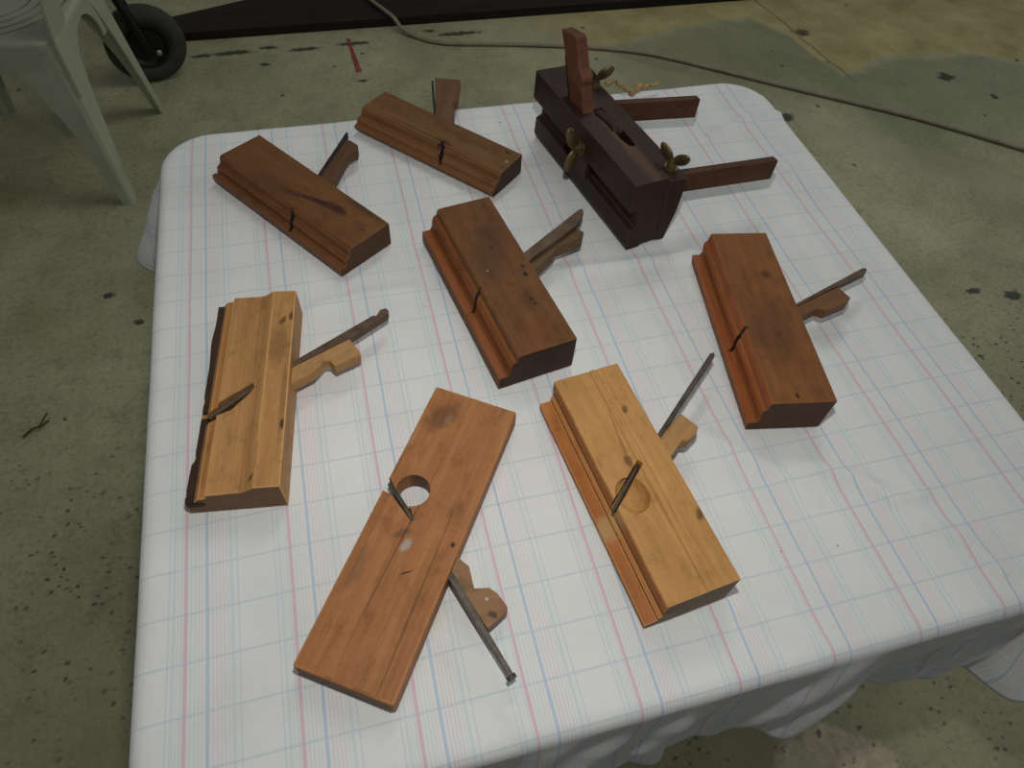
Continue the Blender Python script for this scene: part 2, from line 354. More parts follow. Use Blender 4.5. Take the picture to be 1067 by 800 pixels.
cx, cy = (X0 + X1) / 2, (Y0 + Y1) / 2; ix, iy = (X1 - X0) / 2 - RE, (Y1 - Y0) / 2 - RE
def drape(a, b):
    """flat cloth point (a,b) -> draped 3D point"""
    lx, ly = a - cx, b - cy; qx, qy = abs(lx) - (ix - RC), abs(ly) - (iy - RC)
    sx, sy = (1 if lx >= 0 else -1), (1 if ly >= 0 else -1)
    if qx <= 0 and qy <= 0: return Vector((a, b, TZ + top_z(a, b)))
    px, py = max(qx, 0), max(qy, 0); L = math.hypot(px, py); d = L - RC
    if d <= 0: return Vector((a, b, TZ + top_z(a, b)))
    nx, ny = px / L * sx, py / L * sy
    ex, ey = a - nx * d, b - ny * d
    corner = min(1.0, 4 * (px / L) * (py / L))            # 1 at the middle of a corner fan
    corner = corner ** 0.8 if px > 0 and py > 0 else 0.0
    z0 = TZ + top_z(ex, ey)
    if d < RE * math.pi / 2:
        p = d / RE; return Vector((ex + nx * RE * math.sin(p), ey + ny * RE * math.sin(p), z0 - RE * (1 - math.cos(p))))
    t = d - RE * math.pi / 2
    s = (lx * abs(ny) * 1.0 + ly * abs(nx) * 1.0)          # running coordinate along the edge
    front = ny < -0.3
    fl = 0.05 + (0.41 if ny > 0 else 0.46) * corner
    if front: fl += -0.02 + 0.12 * max(0, (lx - 0.22) / 0.2) * (1 - corner)
    wave = math.sin(s * 19 + 1.1 * sx + 2.0 * sy) + 0.6 * math.sin(s * 43 + 2.3 + ny) + (0.35 * math.sin(s * 90 + 4 * t * 10) if front else 0.2 * math.sin(s * 80))
    fold = (0.013 if front else 0.009) * wave * min(1, t / 0.12) * (1 - 0.6 * corner)
    if corner > 0:
        ang = math.atan2(py, px); fold += 0.020 * math.sin(ang * 8 + 0.7) * min(1, t / 0.1) * corner
    fold += 0.004 * noise.noise((a * 22, b * 22, 3.3)) * min(1, t / 0.05)
    out = RE + t * math.sin(fl) + fold
    return Vector((ex + nx * out, ey + ny * out, z0 - RE - t * math.cos(fl) * (1 - 0.10 * corner)))
def make_cloth():
    h = 0.0062; na = int((X1 - X0 + 2 * DROP) / h); nb = int((Y1 - Y0 + 2 * DROP) / h)
    vs_, uvs = [], []
    for j in range(nb + 1):
        for i in range(na + 1):
            a = X0 - DROP + (X1 - X0 + 2 * DROP) * i / na; b = Y0 - DROP + (Y1 - Y0 + 2 * DROP) * j / nb
            vs_.append(drape(a, b))
            wob = 0.0012 * noise.noise((a * 7, b * 7, 8.0)); uvs.append(((a + wob) / PER, (b + wob) / QER))
    fs = [(j * (na + 1) + i, j * (na + 1) + i + 1, (j + 1) * (na + 1) + i + 1, (j + 1) * (na + 1) + i) for j in range(nb) for i in range(na)]
    me = bpy.data.meshes.new('tablecloth'); me.from_pydata(vs_, [], fs)
    uvl = me.uv_layers.new(name='cloth'); flat = []
    for f in fs:
        for k in f: flat.extend(uvs[k])
    uvl.data.foreach_set('uv', flat)
    o = link_me('tablecloth', me, cloth_material(), None, True)
    sd = o.modifiers.new('thickness', 'SOLIDIFY'); sd.thickness = 0.0009; sd.offset = -1
    return o
tag(make_cloth(), 'white cotton tablecloth with pink and blue check stripes', 'tablecloth')

# ------------------------------------------------------------------ wooden planes
MM = 0.001
def mm(pts): return [(x * MM, y * MM) for x, y in pts]
GROUP = 'wooden moulding planes lying on the tablecloth'
def plane_root(name, xy, deg, label, group=None):
    r = empty(name, (xy[0], xy[1], TZ + 0.0008), math.radians(deg)); tag(r, label, 'hand plane', group); return r
def body_bm(prof, L, bev=0.0008, segs=1):
    """profile (w,z in mm) extruded along x from -L to 0"""
    bm = bmesh.new(); P = mm(prof)
    rings = []
    for i in range(segs + 1):
        u = -L + L * i / segs; rings.append([bm.verts.new((u, a, b)) for a, b in P])
    n = len(P)
    for r0, r1 in zip(rings, rings[1:]):
        for k in range(n): bm.faces.new((r0[k], r0[(k + 1) % n], r1[(k + 1) % n], r1[k]))
    bm.faces.new(rings[0][::-1]); bm.faces.new(rings[-1])
    bmesh.ops.recalc_face_normals(bm, faces=bm.faces[:])
    sharp_bevel(bm, bev, 24, 2, 2)
    return bm
def worn(name, c, seed=0.0): return wood(name, tuple(x * 0.95 for x in c), tuple(min(1, x * 1.35) for x in c), seed, blotch=0.6)
def paint_sole(o, wlim, zmin):
    """second material on the moulded sole (long faces near w = 0)"""
    for p in o.data.polygons:
        if p.material_index == 0 and abs(p.normal.x) < 0.5 and p.center.y < wlim and p.center.z > zmin and p.normal.z > -0.5: p.material_index = 1
def slit_cutter(lo, hi, z0, z1, th=0.0045):
    a = Vector(lo) * MM; b = Vector(hi) * MM; d = (b - a).normalized(); a2 = a - d * 0.014; b2 = b + d * 0.001
    nrm = Vector((-d.y, d.x)) * th / 2
    bm = bmesh.new(); prism(bm, [tuple(a2 + nrm), tuple(a2 - nrm), tuple(b2 - nrm), tuple(b2 + nrm)], z0, z1); return bm
def blade_steps(bm, lo, hi, zs, th=0.003):
    a = Vector(lo) * MM; b = Vector(hi) * MM; d = (b - a); nrm = Vector((-d.y, d.x)).normalized() * th / 2
    k = len(zs); dl = d.length; e = d / dl; prof = [(0, zs[0] - 0.006)]
    for i, z in enumerate(zs): prof += [(dl * i / k, z), (dl * (i + 1) / k, z)]
    prof.append((dl, zs[0] - 0.006))
    prism(bm, prof, -1, 1, lambda s, z, t: (a.x + e.x * s + nrm.x * t, a.y + e.y * s + nrm.y * t, z))
def plan_part(name, root, pts, z0, z1, mat, bev=0.0006, smooth=False, extra=None):
    bm = bmesh.new(); prism(bm, mm(pts), z0, z1); bmesh.ops.recalc_face_normals(bm, faces=bm.faces[:]); sharp_bevel(bm, bev, 25, 2)
    if extra: extra(bm)
    return link(name, bm, mat, root, smooth)
DK = (0.012, 0.009, 0.007)

# --- honey-coloured plane on the left with a broken dark boxing strip
HONEY_D, HONEY_L = (0.320, 0.152, 0.050), (0.490, 0.262, 0.098)
rA = plane_root('moulding_plane', (0.0039, 0.1739), 262.4, 'honey-coloured moulding plane with a broken black strip along its left edge', GROUP)
wA = wood('honey_beech', HONEY_D, HONEY_L, 1.3, 0, [(-.1926, .076, .006, .003, 0.3, DK, .7), (-.1983, .0843, .007, .0025, 0, DK, .8), (-.0658, .0843, .006, .0022, 0, DK, .85), (-.0115, .061, .004, .002, .4, DK, .6), (-.09, .083, .06, .003, 0, (0.07, .04, .02), .4), (-.16, .075, .03, .012, 0, (.17, .085, .03), .5)], end=(0.20, 0.110, 0.055), blotch=0.28)
PA = [(0, 0), (87, 0), (87, 38), (64, 38.5), (60, 36.5), (55, 33), (50, 31.5), (21, 31), (19.5, 25.5), (13, 25), (9, 21), (8, 13), (0, 12)]
slA = bmesh.new(); prism(slA, mm([(-88.2, 5), (-120.0, 51.9), (-113, 53.6), (-104.5, 47), (-89.5, 34), (-77.6, 5)]), 0.013, 0.05)
oA = link_me('body', cut(body_bm(PA, 0.2348, 0.001), [slA]), [wA, wood('orange_beech_bead', (0.33, 0.135, 0.04), (0.46, 0.21, 0.07), 2.2), worn('worn_honey_edge', HONEY_L)], rA)
paint_sole(oA, 0.019, 0.0136)
bm = bmesh.new()
prism(bm, mm([(-236.9, 0.1), (-237.5, 10.3), (-150.6, 10.6), (-98.4, 9.7), (-98.0, 1.8), (-106.3, 1.5), (-113.5, 2.8), (-119.1, 0.9), (-155.3, 1.0), (-190, -1.0), (-214, 0.6)]), 0.006, 0.0165)
prism(bm, mm([(-92, 1.5), (-93, 9.8), (-31.0, 10.1), (-3, 10), (-1, 4), (-3, -1.5), (-9, 0.5), (-14, -1.2), (-41.5, -0.5), (-47.7, 3.2), (-54.4, 1.5)]), 0.006, 0.0160)
prism(bm, mm([(1.0, 1), (1.0, 16), (-6, 22), (-10, 14), (-6, 0)]), 0.012, 0.0195)
bmesh.ops.recalc_face_normals(bm, faces=bm.faces[:]); sharp_bevel(bm, 0.0009, 25, 1)
tag(link('boxing_strip', bm, wood('blackened_boxing', (0.016, 0.010, 0.007), (0.070, 0.038, 0.022), 5.0, blotch=0.7), rA), 'broken black strip along the edge')
plan_part('iron', rA, [(-85.5, 12.3), (-120.7, 51.3), (-145.7, 87.9), (-201.5, 167.5), (-200.4, 170.7), (-208.8, 175.0), (-211.0, 181.2), (-207.3, 184.1), (-202.1, 182.7), (-172.3, 143.8), (-140.5, 89.9), (-115.5, 53.3), (-82, 14.5)], 0.019, 0.029, RUST)
plan_part('wedge', rA, [(-116.8, 52.1), (-140.3, 86.3), (-175.3, 137.2), (-173.7, 141.9), (-154.8, 153.8), (-150.0, 153.8), (-137.7, 128.8), (-145.2, 123.1), (-144.8, 117.9), (-130.2, 106.4), (-117.0, 83.4), (-104, 54)], 0.0145, 0.0275, wood('honey_wedge', (0.33, 0.175, 0.068), (0.47, 0.27, 0.115), 7.0, -2.15), 0.001)

# --- rebate plane with a round through hole, nearest the camera
rB = plane_root('rebate_plane', (0.0865, 0.0124), 236.3, 'flat reddish-brown rebate plane with a round hole right through it')
wB = wood('reddish_cormier', (0.255, 0.098, 0.034), (0.415, 0.185, 0.068), 3.1, 0,
          [(-.1215, .042, .008, .004, .3, (.36, .34, .30), .75), (-.1300, .034, .010, .004, .9, (.09, .055, .035), .6), (-.2544, .027, .006, .003, .2, (.40, .34, .26), .5), (-.1357, .0799, .003, .0025, 0, DK, .9), (-.0989, .0522, .006, .0009, .9, DK, .8), (-.2268, .0031, .012, .002, 0, (.40, .24, .12), .6), (-.255, .02, .022, .012, .4, (.075, .036, .018), .55), (-.12, .036, .09, .0009, 0.03, (.05, .025, .012), .6), (-.08, .07, .10, .0012, -.02, (.06, .03, .014), .5), (-.09, .012, .02, .006, 0, (.10, .05, .03), .4)], end=(0.17, 0.075, 0.034), blotch=0.35, grain=0.8)
hole = bmesh.new(); cyl(hole, (-.1716, .0262, -.02), (-.1716, .0262, .06), .0158, 40)
slB = bmesh.new(); prism(slB, mm([(-163.4, -8), (-178.5, -8), (-175.5, 2), (-163, 15), (-158, 26), (-153, 33), (-144.9, 39.2), (-143.6, 36.5), (-161, 9.3)]), -0.01, 0.05)
link_me('body', cut(body_bm([(0, 0), (87, 0), (87, 22), (0, 22)], 0.2869, 0.0028), [hole, slB]), [wB, wB, worn('worn_red_edge', (0.34, 0.15, 0.055))], rB)
def nail_head(bm): cyl(bm, (-.0535, .1625, .0135), (-.0515, .1652, .0135), .0042, 12)
plan_part('iron', rB, [(-171.0, 0.5), (-174.0, 3.1), (-146.6, 41.5), (-111.7, 92.0), (-55.9, 162.9), (-54.4, 164.5), (-51.2, 161.3), (-53.3, 159.5), (-105.2, 90.4)], 0.009, 0.0185, STEEL, extra=nail_head)
plan_part('wedge', rB, [(-146, 43), (-151, 38.5), (-127.9, 91.0), (-124.9, 99.3), (-108.3, 110.5), (-113.4, 122.1), (-111.4, 130.5), (-103.5, 142.2), (-99.8, 143.5), (-80.4, 133.3), (-111.0, 90.0)], 0.0055, 0.0165, wood('brown_wedge', (0.20, 0.105, 0.048), (0.31, 0.175, 0.085), 8.0, -2.1, [(-.093, .133, .003, .004, 0, DK, .7), (-.112, .112, .002, .002, 0, DK, .7), (-.1035, .1235, .0016, .0016, 0, (.5, .45, .38), .8)]), 0.001)

# --- pale golden plane, front right
rC = plane_root('moulding_plane', (0.3726, -0.021), 276.3, 'pale golden moulding plane with twin grooves and a scooped mouth, nearest the front right', GROUP)
GOLD_D, GOLD_L = (0.365, 0.178, 0.052), (0.540, 0.300, 0.105)
wC = wood('golden_boxwood', GOLD_D, GOLD_L, 4.4, 0, [(-.1842, .0634, .005, .003, .3, (.10, .05, .02), .8), (-.0637, .0778, .007, .0035, .5, (.09, .045, .018), .8), (-.1322, .0416, .006, .004, 0, (.13, .055, .022), .8), (-.2027, .0826, .006, .002, 0, DK, .6), (-.15, .044, .05, .0015, .1, (.19, .08, .03), .5), (-.05, .02, .05, .012, 0, (.36, .18, .06), .4)], end=(0.225, 0.135, 0.070), blotch=0.16)
PC = [(0, 0), (81, 0), (81, 45), (58, 45.2), (56.6, 43.8), (55.4, 45.6), (50.6, 45.4), (49.4, 43.4), (48, 44.2), (12.8, 44), (11.6, 42.5), (11.5, 29), (22, 27.6), (22, 25.4), (14.6, 24.4), (14, 18), (10.6, 16.6), (11, 10.8), (-1, 9.5)]
slC = bmesh.new(); prism(slC, mm([(-93.5, 0), (-98.4, 8.0), (-130.4, 50.1), (-124.9, 52.9), (-108, 32), (-87, 5), (-84, -3), (-90, -6)]), 0.024, 0.06)
scC = bmesh.new(); blob(scC, (-.100, .0300, .0445 + .007), (.0195, .0165, .0195), None, 28, 18)
oC = link_me('body', cut(body_bm(PC, 0.2374, 0.0006), [slC, scC]), [wC, wood('orange_sole', (0.34, 0.115, 0.030), (0.47, 0.19, 0.058), 6.1, 0, [(-.090, .006, .013, .012, .2, (.45, .27, .11), .95)], blotch=0.3), worn('worn_gold_edge', (0.44, 0.235, 0.08))], rC)
paint_sole(oC, 0.0152, 0.004)
plan_part('iron', rC, [(-97.0, 9.9), (-130.1, 52.1), (-156.4, 90.0), (-221.7, 182.3), (-221.5, 187.5), (-217.1, 185.4), (-152.3, 91.8), (-127.7, 53.2), (-93.6, 10.9)], 0.030, 0.0395, STEEL)
plan_part('wedge', rC, [(-132, 60), (-152.2, 89.5), (-167.9, 119.1), (-148.2, 128.2), (-142.8, 123.5), (-137.3, 111.5), (-139.6, 104.7), (-133.1, 95.1), (-128.9, 88.9), (-118, 64)], 0.021, 0.035, wood('golden_wedge', (0.31, 0.165, 0.06), (0.45, 0.26, 0.105), 9.0, -2.1), 0.0015)

# --- dark planes: right (D), centre (E), upper left (F), top (G)
def chip_cutter(c):
    bm = bmesh.new(); blob(bm, Vector(c[:3]), c[3:6], None, 9, 6)
    for v in bm.verts: v.co += Vector((noise.noise(v.co * 300), noise.noise(v.co * 310 + Vector((5, 0, 0))), noise.noise(v.co * 290 + Vector((0, 7, 0))))) * 0.0022
    return bm
def dark_plane(xy, deg, label, prof, L, cols, end, sole, seed, spots, lo, hi, zlo, T, wlim, zmin, iron, iz, imat, wedge, wz, wcol, blades, blotch=0.5, chips=()):
    r = plane_root('moulding_plane', xy, deg, label, GROUP)
    wd = wood('old_plane_wood', cols[0], cols[1], seed, 0, spots, end, blotch=blotch)
    so = wood('polished_sole_wood', sole[0], sole[1], seed + 1, blotch=0.3, rough=0.42)
    o = link_me('body', cut(body_bm(prof, L, 0.0009), [slit_cutter(lo, hi, zlo, T + 0.01)] + [chip_cutter(c) for c in chips]), [wd, so, worn('worn_plane_edge', tuple(x * 0.85 for x in cols[1]), seed)], r)
    paint_sole(o, wlim, zmin)
    io = plan_part('iron', r, iron, iz[0], iz[1], imat)
    bm = bmesh.new(); blade_steps(bm, lo, hi, blades); link('cutting_edge', bm, BLACK_STEEL, io)  # black blade fills the mouth slit, carrying its shade
    plan_part('wedge', r, wedge, wz[0], wz[1], wood('old_wedge_wood', wcol[0], wcol[1], seed + 3, -2.05, blotch=0.4), 0.001)
    return r
dark_plane((0.5483, 0.1446), 260.2, 'plain brown moulding plane with a glossy red-orange sole, at the right edge of the cloth',
    [(0, 0), (79, 0), (79, 47), (12, 47), (11, 44.5), (10, 36), (7, 33.5), (7, 26), (8.3, 19.5), (7.5, 15), (6, 13.5), (-2.5, 13)], 0.2428,
    ((0.150, 0.056, 0.016), (0.245, 0.098, 0.028)), (0.085, 0.036, 0.018), ((0.20, 0.048, 0.014), (0.34, 0.095, 0.026)), 11.0,
    [(-.0085, .0405, .0035, .002, 0, DK, .95), (-.1749, .0582, .007, .005, 0, (.03, .014, .008), .6), (-.0882, .0456, .004, .003, .4, (.05, .022, .012), .5), (-.10, .04, .05, .03, .2, (.07, .032, .016), .45)],
    (-92.7, 4.4), (-98.5, 14.1), 0.013, 0.047, 0.0132, 0.011,
    [(-99.3, 11.5), (-140.7, 88.8), (-192.5, 185.7), (-191.0, 190.6), (-185.2, 187.3), (-137.3, 88.6), (-96.7, 12.6)], (0.027, 0.036), RUST,
    [(-136.2, 83.0), (-138.4, 88.8), (-165.4, 145.9), (-148.0, 155.0), (-141.8, 150.3), (-129.1, 119.6), (-131.7, 115.7), (-133.5, 111.4), (-130.8, 105.7), (-123.2, 90.2), (-119.4, 75.0)], (0.020, 0.034), ((0.135, 0.062, 0.027), (0.20, 0.098, 0.044)), (0.0135, 0.020, 0.031))
dark_plane((0.3107, 0.2483), 279.3, 'dark brown moulding plane with an orange hollow along its edge, mid-cloth',
    [(0, 0), (87, 0), (87, 46), (23, 46), (20, 44.5), (19, 38.5), (15, 36), (13, 30), (12, 21), (10, 17.5), (0, 17)], 0.2379,
    ((0.105, 0.042, 0.014), (0.172, 0.075, 0.025)), (0.058, 0.028, 0.017), ((0.155, 0.046, 0.014), (0.275, 0.086, 0.024)), 15.0,
    [(-.103, .0744, .004, .003, 0, DK, .95), (-.1155, .0768, .0035, .0025, 0, DK, .9), (-.0675, .0658, .003, .0025, 0, DK, .8), (-.060, .067, .0022, .002, 0, DK, .8), (-.1543, .0554, .003, .002, 0, DK, .7), (-.1224, .0372, .0015, .0015, 0, (.5, .45, .38), .8), (-.0918, .023, .0016, .0013, 0, (.45, .4, .32), .8), (-.15, .05, .05, .02, .4, (.06, .028, .014), .5), (-.02, .05, .03, .02, .4, (.19, .06, .022), .4)],
    (-94.9, 8.8), (-103.3, 20.4), 0.0165, 0.046, 0.0188, 0.012,
    [(-134.0, 77.2), (-142.0, 93.3), (-185.4, 184.4), (-183.8, 188.8), (-177.9, 186.5), (-166.0, 176.7), (-159.7, 166.3), (-129, 94.6), (-122, 77)], (0.032, 0.040), RUST,
    [(-126.7, 75.4), (-137.1, 94.2), (-163.9, 168.4), (-154.5, 176.0), (-146.0, 169.1), (-142.0, 133.9), (-134.4, 126.0), (-120.6, 100.4), (-112.6, 77.4)], (0.016, 0.0325), ((0.092, 0.052, 0.024), (0.15, 0.088, 0.042)), (0.017, 0.026, 0.039))
dark_plane((0.1696, 0.4431), 304.8, 'mid-brown moulding plane with a long dark stain on its face, at the far left',
    [(0, 0), (79, 0), (79, 32), (21, 32), (17, 30.5), (16, 27), (15, 21.8), (11.5, 20.5), (8.5, 18.5), (8.3, 12.5), (6, 11), (4, 12), (-1, 12)], 0.2453,
    ((0.118, 0.048, 0.016), (0.185, 0.083, 0.028)), (0.088, 0.044, 0.022), ((0.12, 0.042, 0.017), (0.19, 0.074, 0.029)), 21.0,
    [(-.1222, .0362, .02, .004, -.28, (.045, .02, .01), .75), (-.097, .0445, .022, .004, -.3, (.035, .016, .009), .85), (-.0772, .0505, .02, .006, -.25, (.04, .017, .011), .85), (-.0600, .0535, .012, .008, 0, (.04, .015, .013), .85), (-.0136, .0504, .004, .0015, .3, DK, .6), (-.045, .075, .03, .006, 0, (.05, .03, .018), .6), (-.15, .03, .05, .012, -.1, (.085, .036, .016), .5)],
    (-92.9, 1.7), (-102.4, 18.4), 0.0105, 0.032, 0.019, 0.008,
    [(-130.3, 72.5), (-136.8, 85.2), (-178.0, 167.5), (-175.6, 168.5), (-168.5, 160.5), (-137.0, 95.0), (-127.7, 75.0)], (0.018, 0.026), BLACK_STEEL,
    [(-130.7, 73.7), (-167.8, 158.5), (-162.6, 160.5), (-147.9, 161.0), (-139.0, 152.0), (-142.1, 139.5), (-139.4, 132.8), (-123.9, 105.9), (-113.8, 88.6), (-111.1, 75.8)], (0.010, 0.0245), ((0.082, 0.040, 0.020), (0.13, 0.065, 0.033)), (0.0115, 0.0185, 0.025), 0.4)
dark_plane((0.3775, 0.5482), 311.6, 'narrow brown moulding plane with a chipped mouth, at the far edge beside the plough plane',
    [(0, 0), (65, 0), (65, 29), (18, 29), (14.5, 27), (13, 24.5), (11.5, 19.4), (5, 18), (2.5, 17), (2, 12.5), (-1.5, 11.5), (-5.5, 9.5)], 0.2347,
    ((0.122, 0.054, 0.018), (0.190, 0.092, 0.033)), (0.055, 0.030, 0.022), ((0.135, 0.055, 0.021), (0.215, 0.095, 0.037)), 27.0,
    [(-.0179, .0565, .006, .002, .4, DK, .8), (-.0079, .0396, .003, .003, 0, (.36, .27, .13), .8), (-.098, .022, .012, .006, 0, (.045, .02, .012), .8), (-.12, .018, .08, .006, 0, (.07, .03, .018), .5), (-.05, .035, .04, .008, 0, (.17, .10, .04), .4)],
    (-88.6, 1.6), (-99.5, 23.0), 0.0095, 0.029, 0.0145, 0.008,
    [(-205.1, 132.9), (-204.7, 136.9), (-151.5, 74.2), (-140.9, 60.4), (-142.4, 59.2)], (0.013, 0.024), BLACK_STEEL,
    [(-146.7, 66.6), (-208.3, 145.9), (-175.4, 164.5), (-148.1, 121.4), (-150.7, 113.4), (-144.9, 103.5), (-136.8, 98.4), (-117.1, 70.3), (-133.9, 60)], (0.008, 0.0225), ((0.112, 0.056, 0.028), (0.17, 0.088, 0.044)), (0.0105, 0.0165, 0.021), 0.4, [(-0.096, 0.013, 0.026, 0.006, 0.009, 0.006), (-0.091, 0.006, 0.0185, 0.005, 0.007, 0.0045)])

# --- plough plane standing upright, far right
rH = plane_root('plough_plane', (0.5135, 0.4195), 281.1, 'dark plough plane standing upright with two long arms and brass wing screws')
PD, PL_ = (0.018, 0.0095, 0.0070), (0.042, 0.021, 0.014)
wH = wood('dark_rosewood_stock', PD, PL_, 31.0, 0, [(-.07, .026, .11, .009, 0, (.12, .058, .024), .55)], end=(0.040, 0.018, 0.012), blotch=0.5, rough=0.45)
wHf = wood('dark_rosewood_fence', PD, PL_, 35.0, 0, [], end=(0.036, 0.016, 0.011), blotch=0.5, rough=0.45)
slot = bmesh.new(); prism(slot, mm([(-150, 22), (-137, 20), (-120, 23), (-80, 25), (-69, 28), (-66, 32), (-69, 36), (-80, 37), (-150, 36)]), 0.045, 0.13)
link_me('stock', cut(body_bm([(3, 0), (20, 0), (24, 5), (43, 6), (41, 98.5), (-5, 100.5), (-6, 63), (-5, 61.5), (11, 60.5), (9, 34), (1, 31), (0, 8)], 0.2523, 0.0024), [slot]), [wH, wH, worn('worn_dark_edge', (0.052, 0.027, 0.016))], rH)
link('fence', body_bm([(44, 3), (58, 0), (66, 41), (67.5, 60), (68.5, 91), (43, 93.5)], 0.2500, 0.0016), [wHf, wHf, worn('worn_fence_edge', (0.045, 0.024, 0.015))], rH)
wArm = wood('dark_arm_wood', (0.058, 0.025, 0.013), (0.105, 0.046, 0.022), 37.0, math.pi / 2, blotch=0.35)
for (uw, uend, w1) in ((-0.0235, 0.0005, 0.2075), (-0.181, -0.147, 0.192)):
    bm = bmesh.new()
    du = (uend - uw) / (w1 - 0.068)
    def fa(x, y, z, du=du, uw=uw): return (x + uw + (y - 0.068) * du, y, z)
    box(bm, -0.010, 0.0, 0.03, w1, 0.0495, 0.0775, fa); bmesh.ops.recalc_face_normals(bm, faces=bm.faces[:]); sharp_bevel(bm, 0.0012)
    link('arm', bm, wArm, rH)
# wedge leaning towards the far end, with the iron behind it
def fw(x, y, z): return (x, z, y)
bm = bmesh.new()
prism(bm, mm([(-134, 80), (-150, 110), (-158, 128), (-156.5, 133), (-158, 138), (-168, 145), (-184, 174), (-188, 176), (-219, 169), (-196, 132), (-172, 80)]), 0.0065, 0.0215, fw)
bmesh.ops.recalc_face_normals(bm, faces=bm.faces[:]); sharp_bevel(bm, 0.0012)
link('wedge', bm, wood('red_brown_wedge', (0.085, 0.032, 0.018), (0.155, 0.062, 0.034), 41.0, 0, blotch=0.3), rH)
bm = bmesh.new(); prism(bm, mm([(-173, 78), (-203, 142), (-207, 142), (-177, 78)]), 0.008, 0.020, fw); link('iron', bm, BLACK_STEEL, rH)
bm = bmesh.new(); prism(bm, mm([(-150, 98), (-126, 101.3), (-104, 104), (-97, 98), (-94, 70), (-150, 70)]), 0.0235, 0.0362, fw); bmesh.ops.recalc_face_normals(bm, faces=bm.faces[:]); sharp_bevel(bm, 0.003)
link('wedge_block', bm, wHf, rH)
bm = bmesh.new(); prism(bm, mm([(-245, 1), (-8, 1), (-8, 12), (-245, 12)]), 0.0225, 0.0250, fw); link('skate', bm, BLACK_STEEL, rH)
bm = bmesh.new(); box(bm, -0.135, -0.108, -0.001, 0.0105, 0.030, 0.0625); sharp_bevel(bm, 0.0015); link('depth_stop', bm, wHf, rH)
# wing screws
def lobe_rot(ax, ang): return Matrix.Rotation(ang, 4, ax)
def wing(name, c, axis, tilt, root, h=0.012, s=1.0, lean=0.62):
    """boss along axis with two ear lobes; axis 'Z' stands on top, 'Y' pokes out of the left face"""
    bm = bmesh.new(); c = Vector(c); ax = Vector((0, 0, 1)) if axis == 'Z' else Vector((0, -1, 0))
    cyl(bm, c - ax * 0.02, c + ax * h * 0.9, 0.0034 * s, 14); cyl(bm, c, c + ax * h * 0.75, 0.0062 * s, 18, 0.0048 * s); cyl(bm, c - ax * 0.001, c + ax * 0.0022, 0.0085 * s, 20)
    o = link(name, bm, BRASS, root, False)
    side = (Vector((math.cos(tilt), math.sin(tilt), 0)) if axis == 'Z' else Vector((math.cos(tilt), 0, math.sin(tilt))))
    nrm = ax.cross(side)
    for sg in (-1, 1):
        d = (side * sg * 0.78 + ax * lean).normalized(); n2 = nrm.normalized(); t = n2.cross(d)
        rot = Matrix((d, t, n2)).transposed().to_4x4()
        bm = bmesh.new(); blob(bm, c + ax * h * 0.62 + d * 0.0135 * s, (0.0125 * s, 0.0068 * s, 0.0026 * s), rot, 16, 10); link('wing', bm, BRASS, o, True)
    return o
wing('wing_screw', (-0.0215, 0.0575, 0.0922), 'Z', math.radians(20), rH, 0.014, 1.0)
wing('wing_screw', (-0.205, 0.0585, 0.0922), 'Z', math.radians(70), rH, 0.014, 1.05)
wing('wing_screw', (-0.121, -0.0055, 0.071), 'Y', math.radians(98), rH, 0.013, 1.2, 0.3)

# raffia strand hooked on the far screw of the plough plane
bm = bmesh.new()
ra = smooth_path([(0.556, 0.655, TZ + 0.078), (0.585, 0.690, TZ + 0.060), (0.608, 0.708, TZ + 0.038), (0.630, 0.726, TZ + 0.018), (0.640, 0.735, TZ + 0.010), (0.652, 0.738, TZ + 0.016), (0.665, 0.741, TZ + 0.013), (0.685, 0.745, TZ + 0.014)], 8)
k = len(ra)
tube(bm, ra, 0.0042, 7, [0.35 + 0.5 * abs(math.sin(i * 0.37)) + (0.6 if 0.48 < i / k < 0.72 else 0) for i in range(k)])
tube(bm, [p + Vector((0.002 * math.sin(i * 0.9), 0, 0.003 * math.cos(i * 0.9))) for i, p in enumerate(ra)], 0.0016, 6)
tag(link('raffia_strand', bm, plain('straw_raffia', (0.36, 0.24, 0.11), 0.8, 0.45, 120), smooth=True), 'frayed straw-coloured strand draped behind the plough plane', 'strand')

# ------------------------------------------------------------------ white plastic garden chair
PLAST = plain('dull_white_plastic', (0.37, 0.38, 0.28), 0.42, 0.07, 14, 0.0, 0.5)
ch = tag(empty('plastic_chair', (-0.575, 1.815, 0), math.radians(-8)), 'white moulded plastic garden chair standing behind the table', 'chair')
def quadplate(bm, p, th, steps=1):
    """thin plate through four corner points (a,b,c,d)"""
    p = [Vector(x) for x in p]; n = (p[1] - p[0]).cross(p[3] - p[0]).normalized() * th
    a = [bm.verts.new(x) for x in p]; b = [bm.verts.new(x + n) for x in p]
    bm.faces.new(a); bm.faces.new(b[::-1])
    for i in range(4): bm.faces.new((a[i], b[i], b[(i + 1) % 4], a[(i + 1) % 4]))
SZ = 0.43
def seat_curve(half, front, back, r):
    return [(x, y + (front + back) / 2) for x, y in rrect(half, (back - front) / 2, r, 8)]
sb = bmesh.new(); prism(sb, seat_curve(0.205, -0.185, 0.20, 0.05), SZ - 0.035, SZ); bmesh.ops.recalc_face_normals(sb, faces=sb.faces[:]); sharp_bevel(sb, 0.014, 40, 4)
cutters = []
for rad in (0.185, 0.158, 0.131, 0.104):
    for a0, a1 in ((-75, 40), (140, 255)):
        c = bmesh.new(); aa = [math.radians(a0 + (a1 - a0) * i / 16) for i in range(17)]
        pts = [(rad * math.cos(t), 0.02 + (rad + 0.004) * math.sin(t)) for t in aa] + [((rad - 0.008) * math.cos(t), 0.02 + (rad - 0.004) * math.sin(t)) for t in aa[::-1]]
        prism(c, pts, SZ - 0.05, SZ + 0.03); cutters.append(c)
link_me('seat', cut(sb, cutters), PLAST, ch)
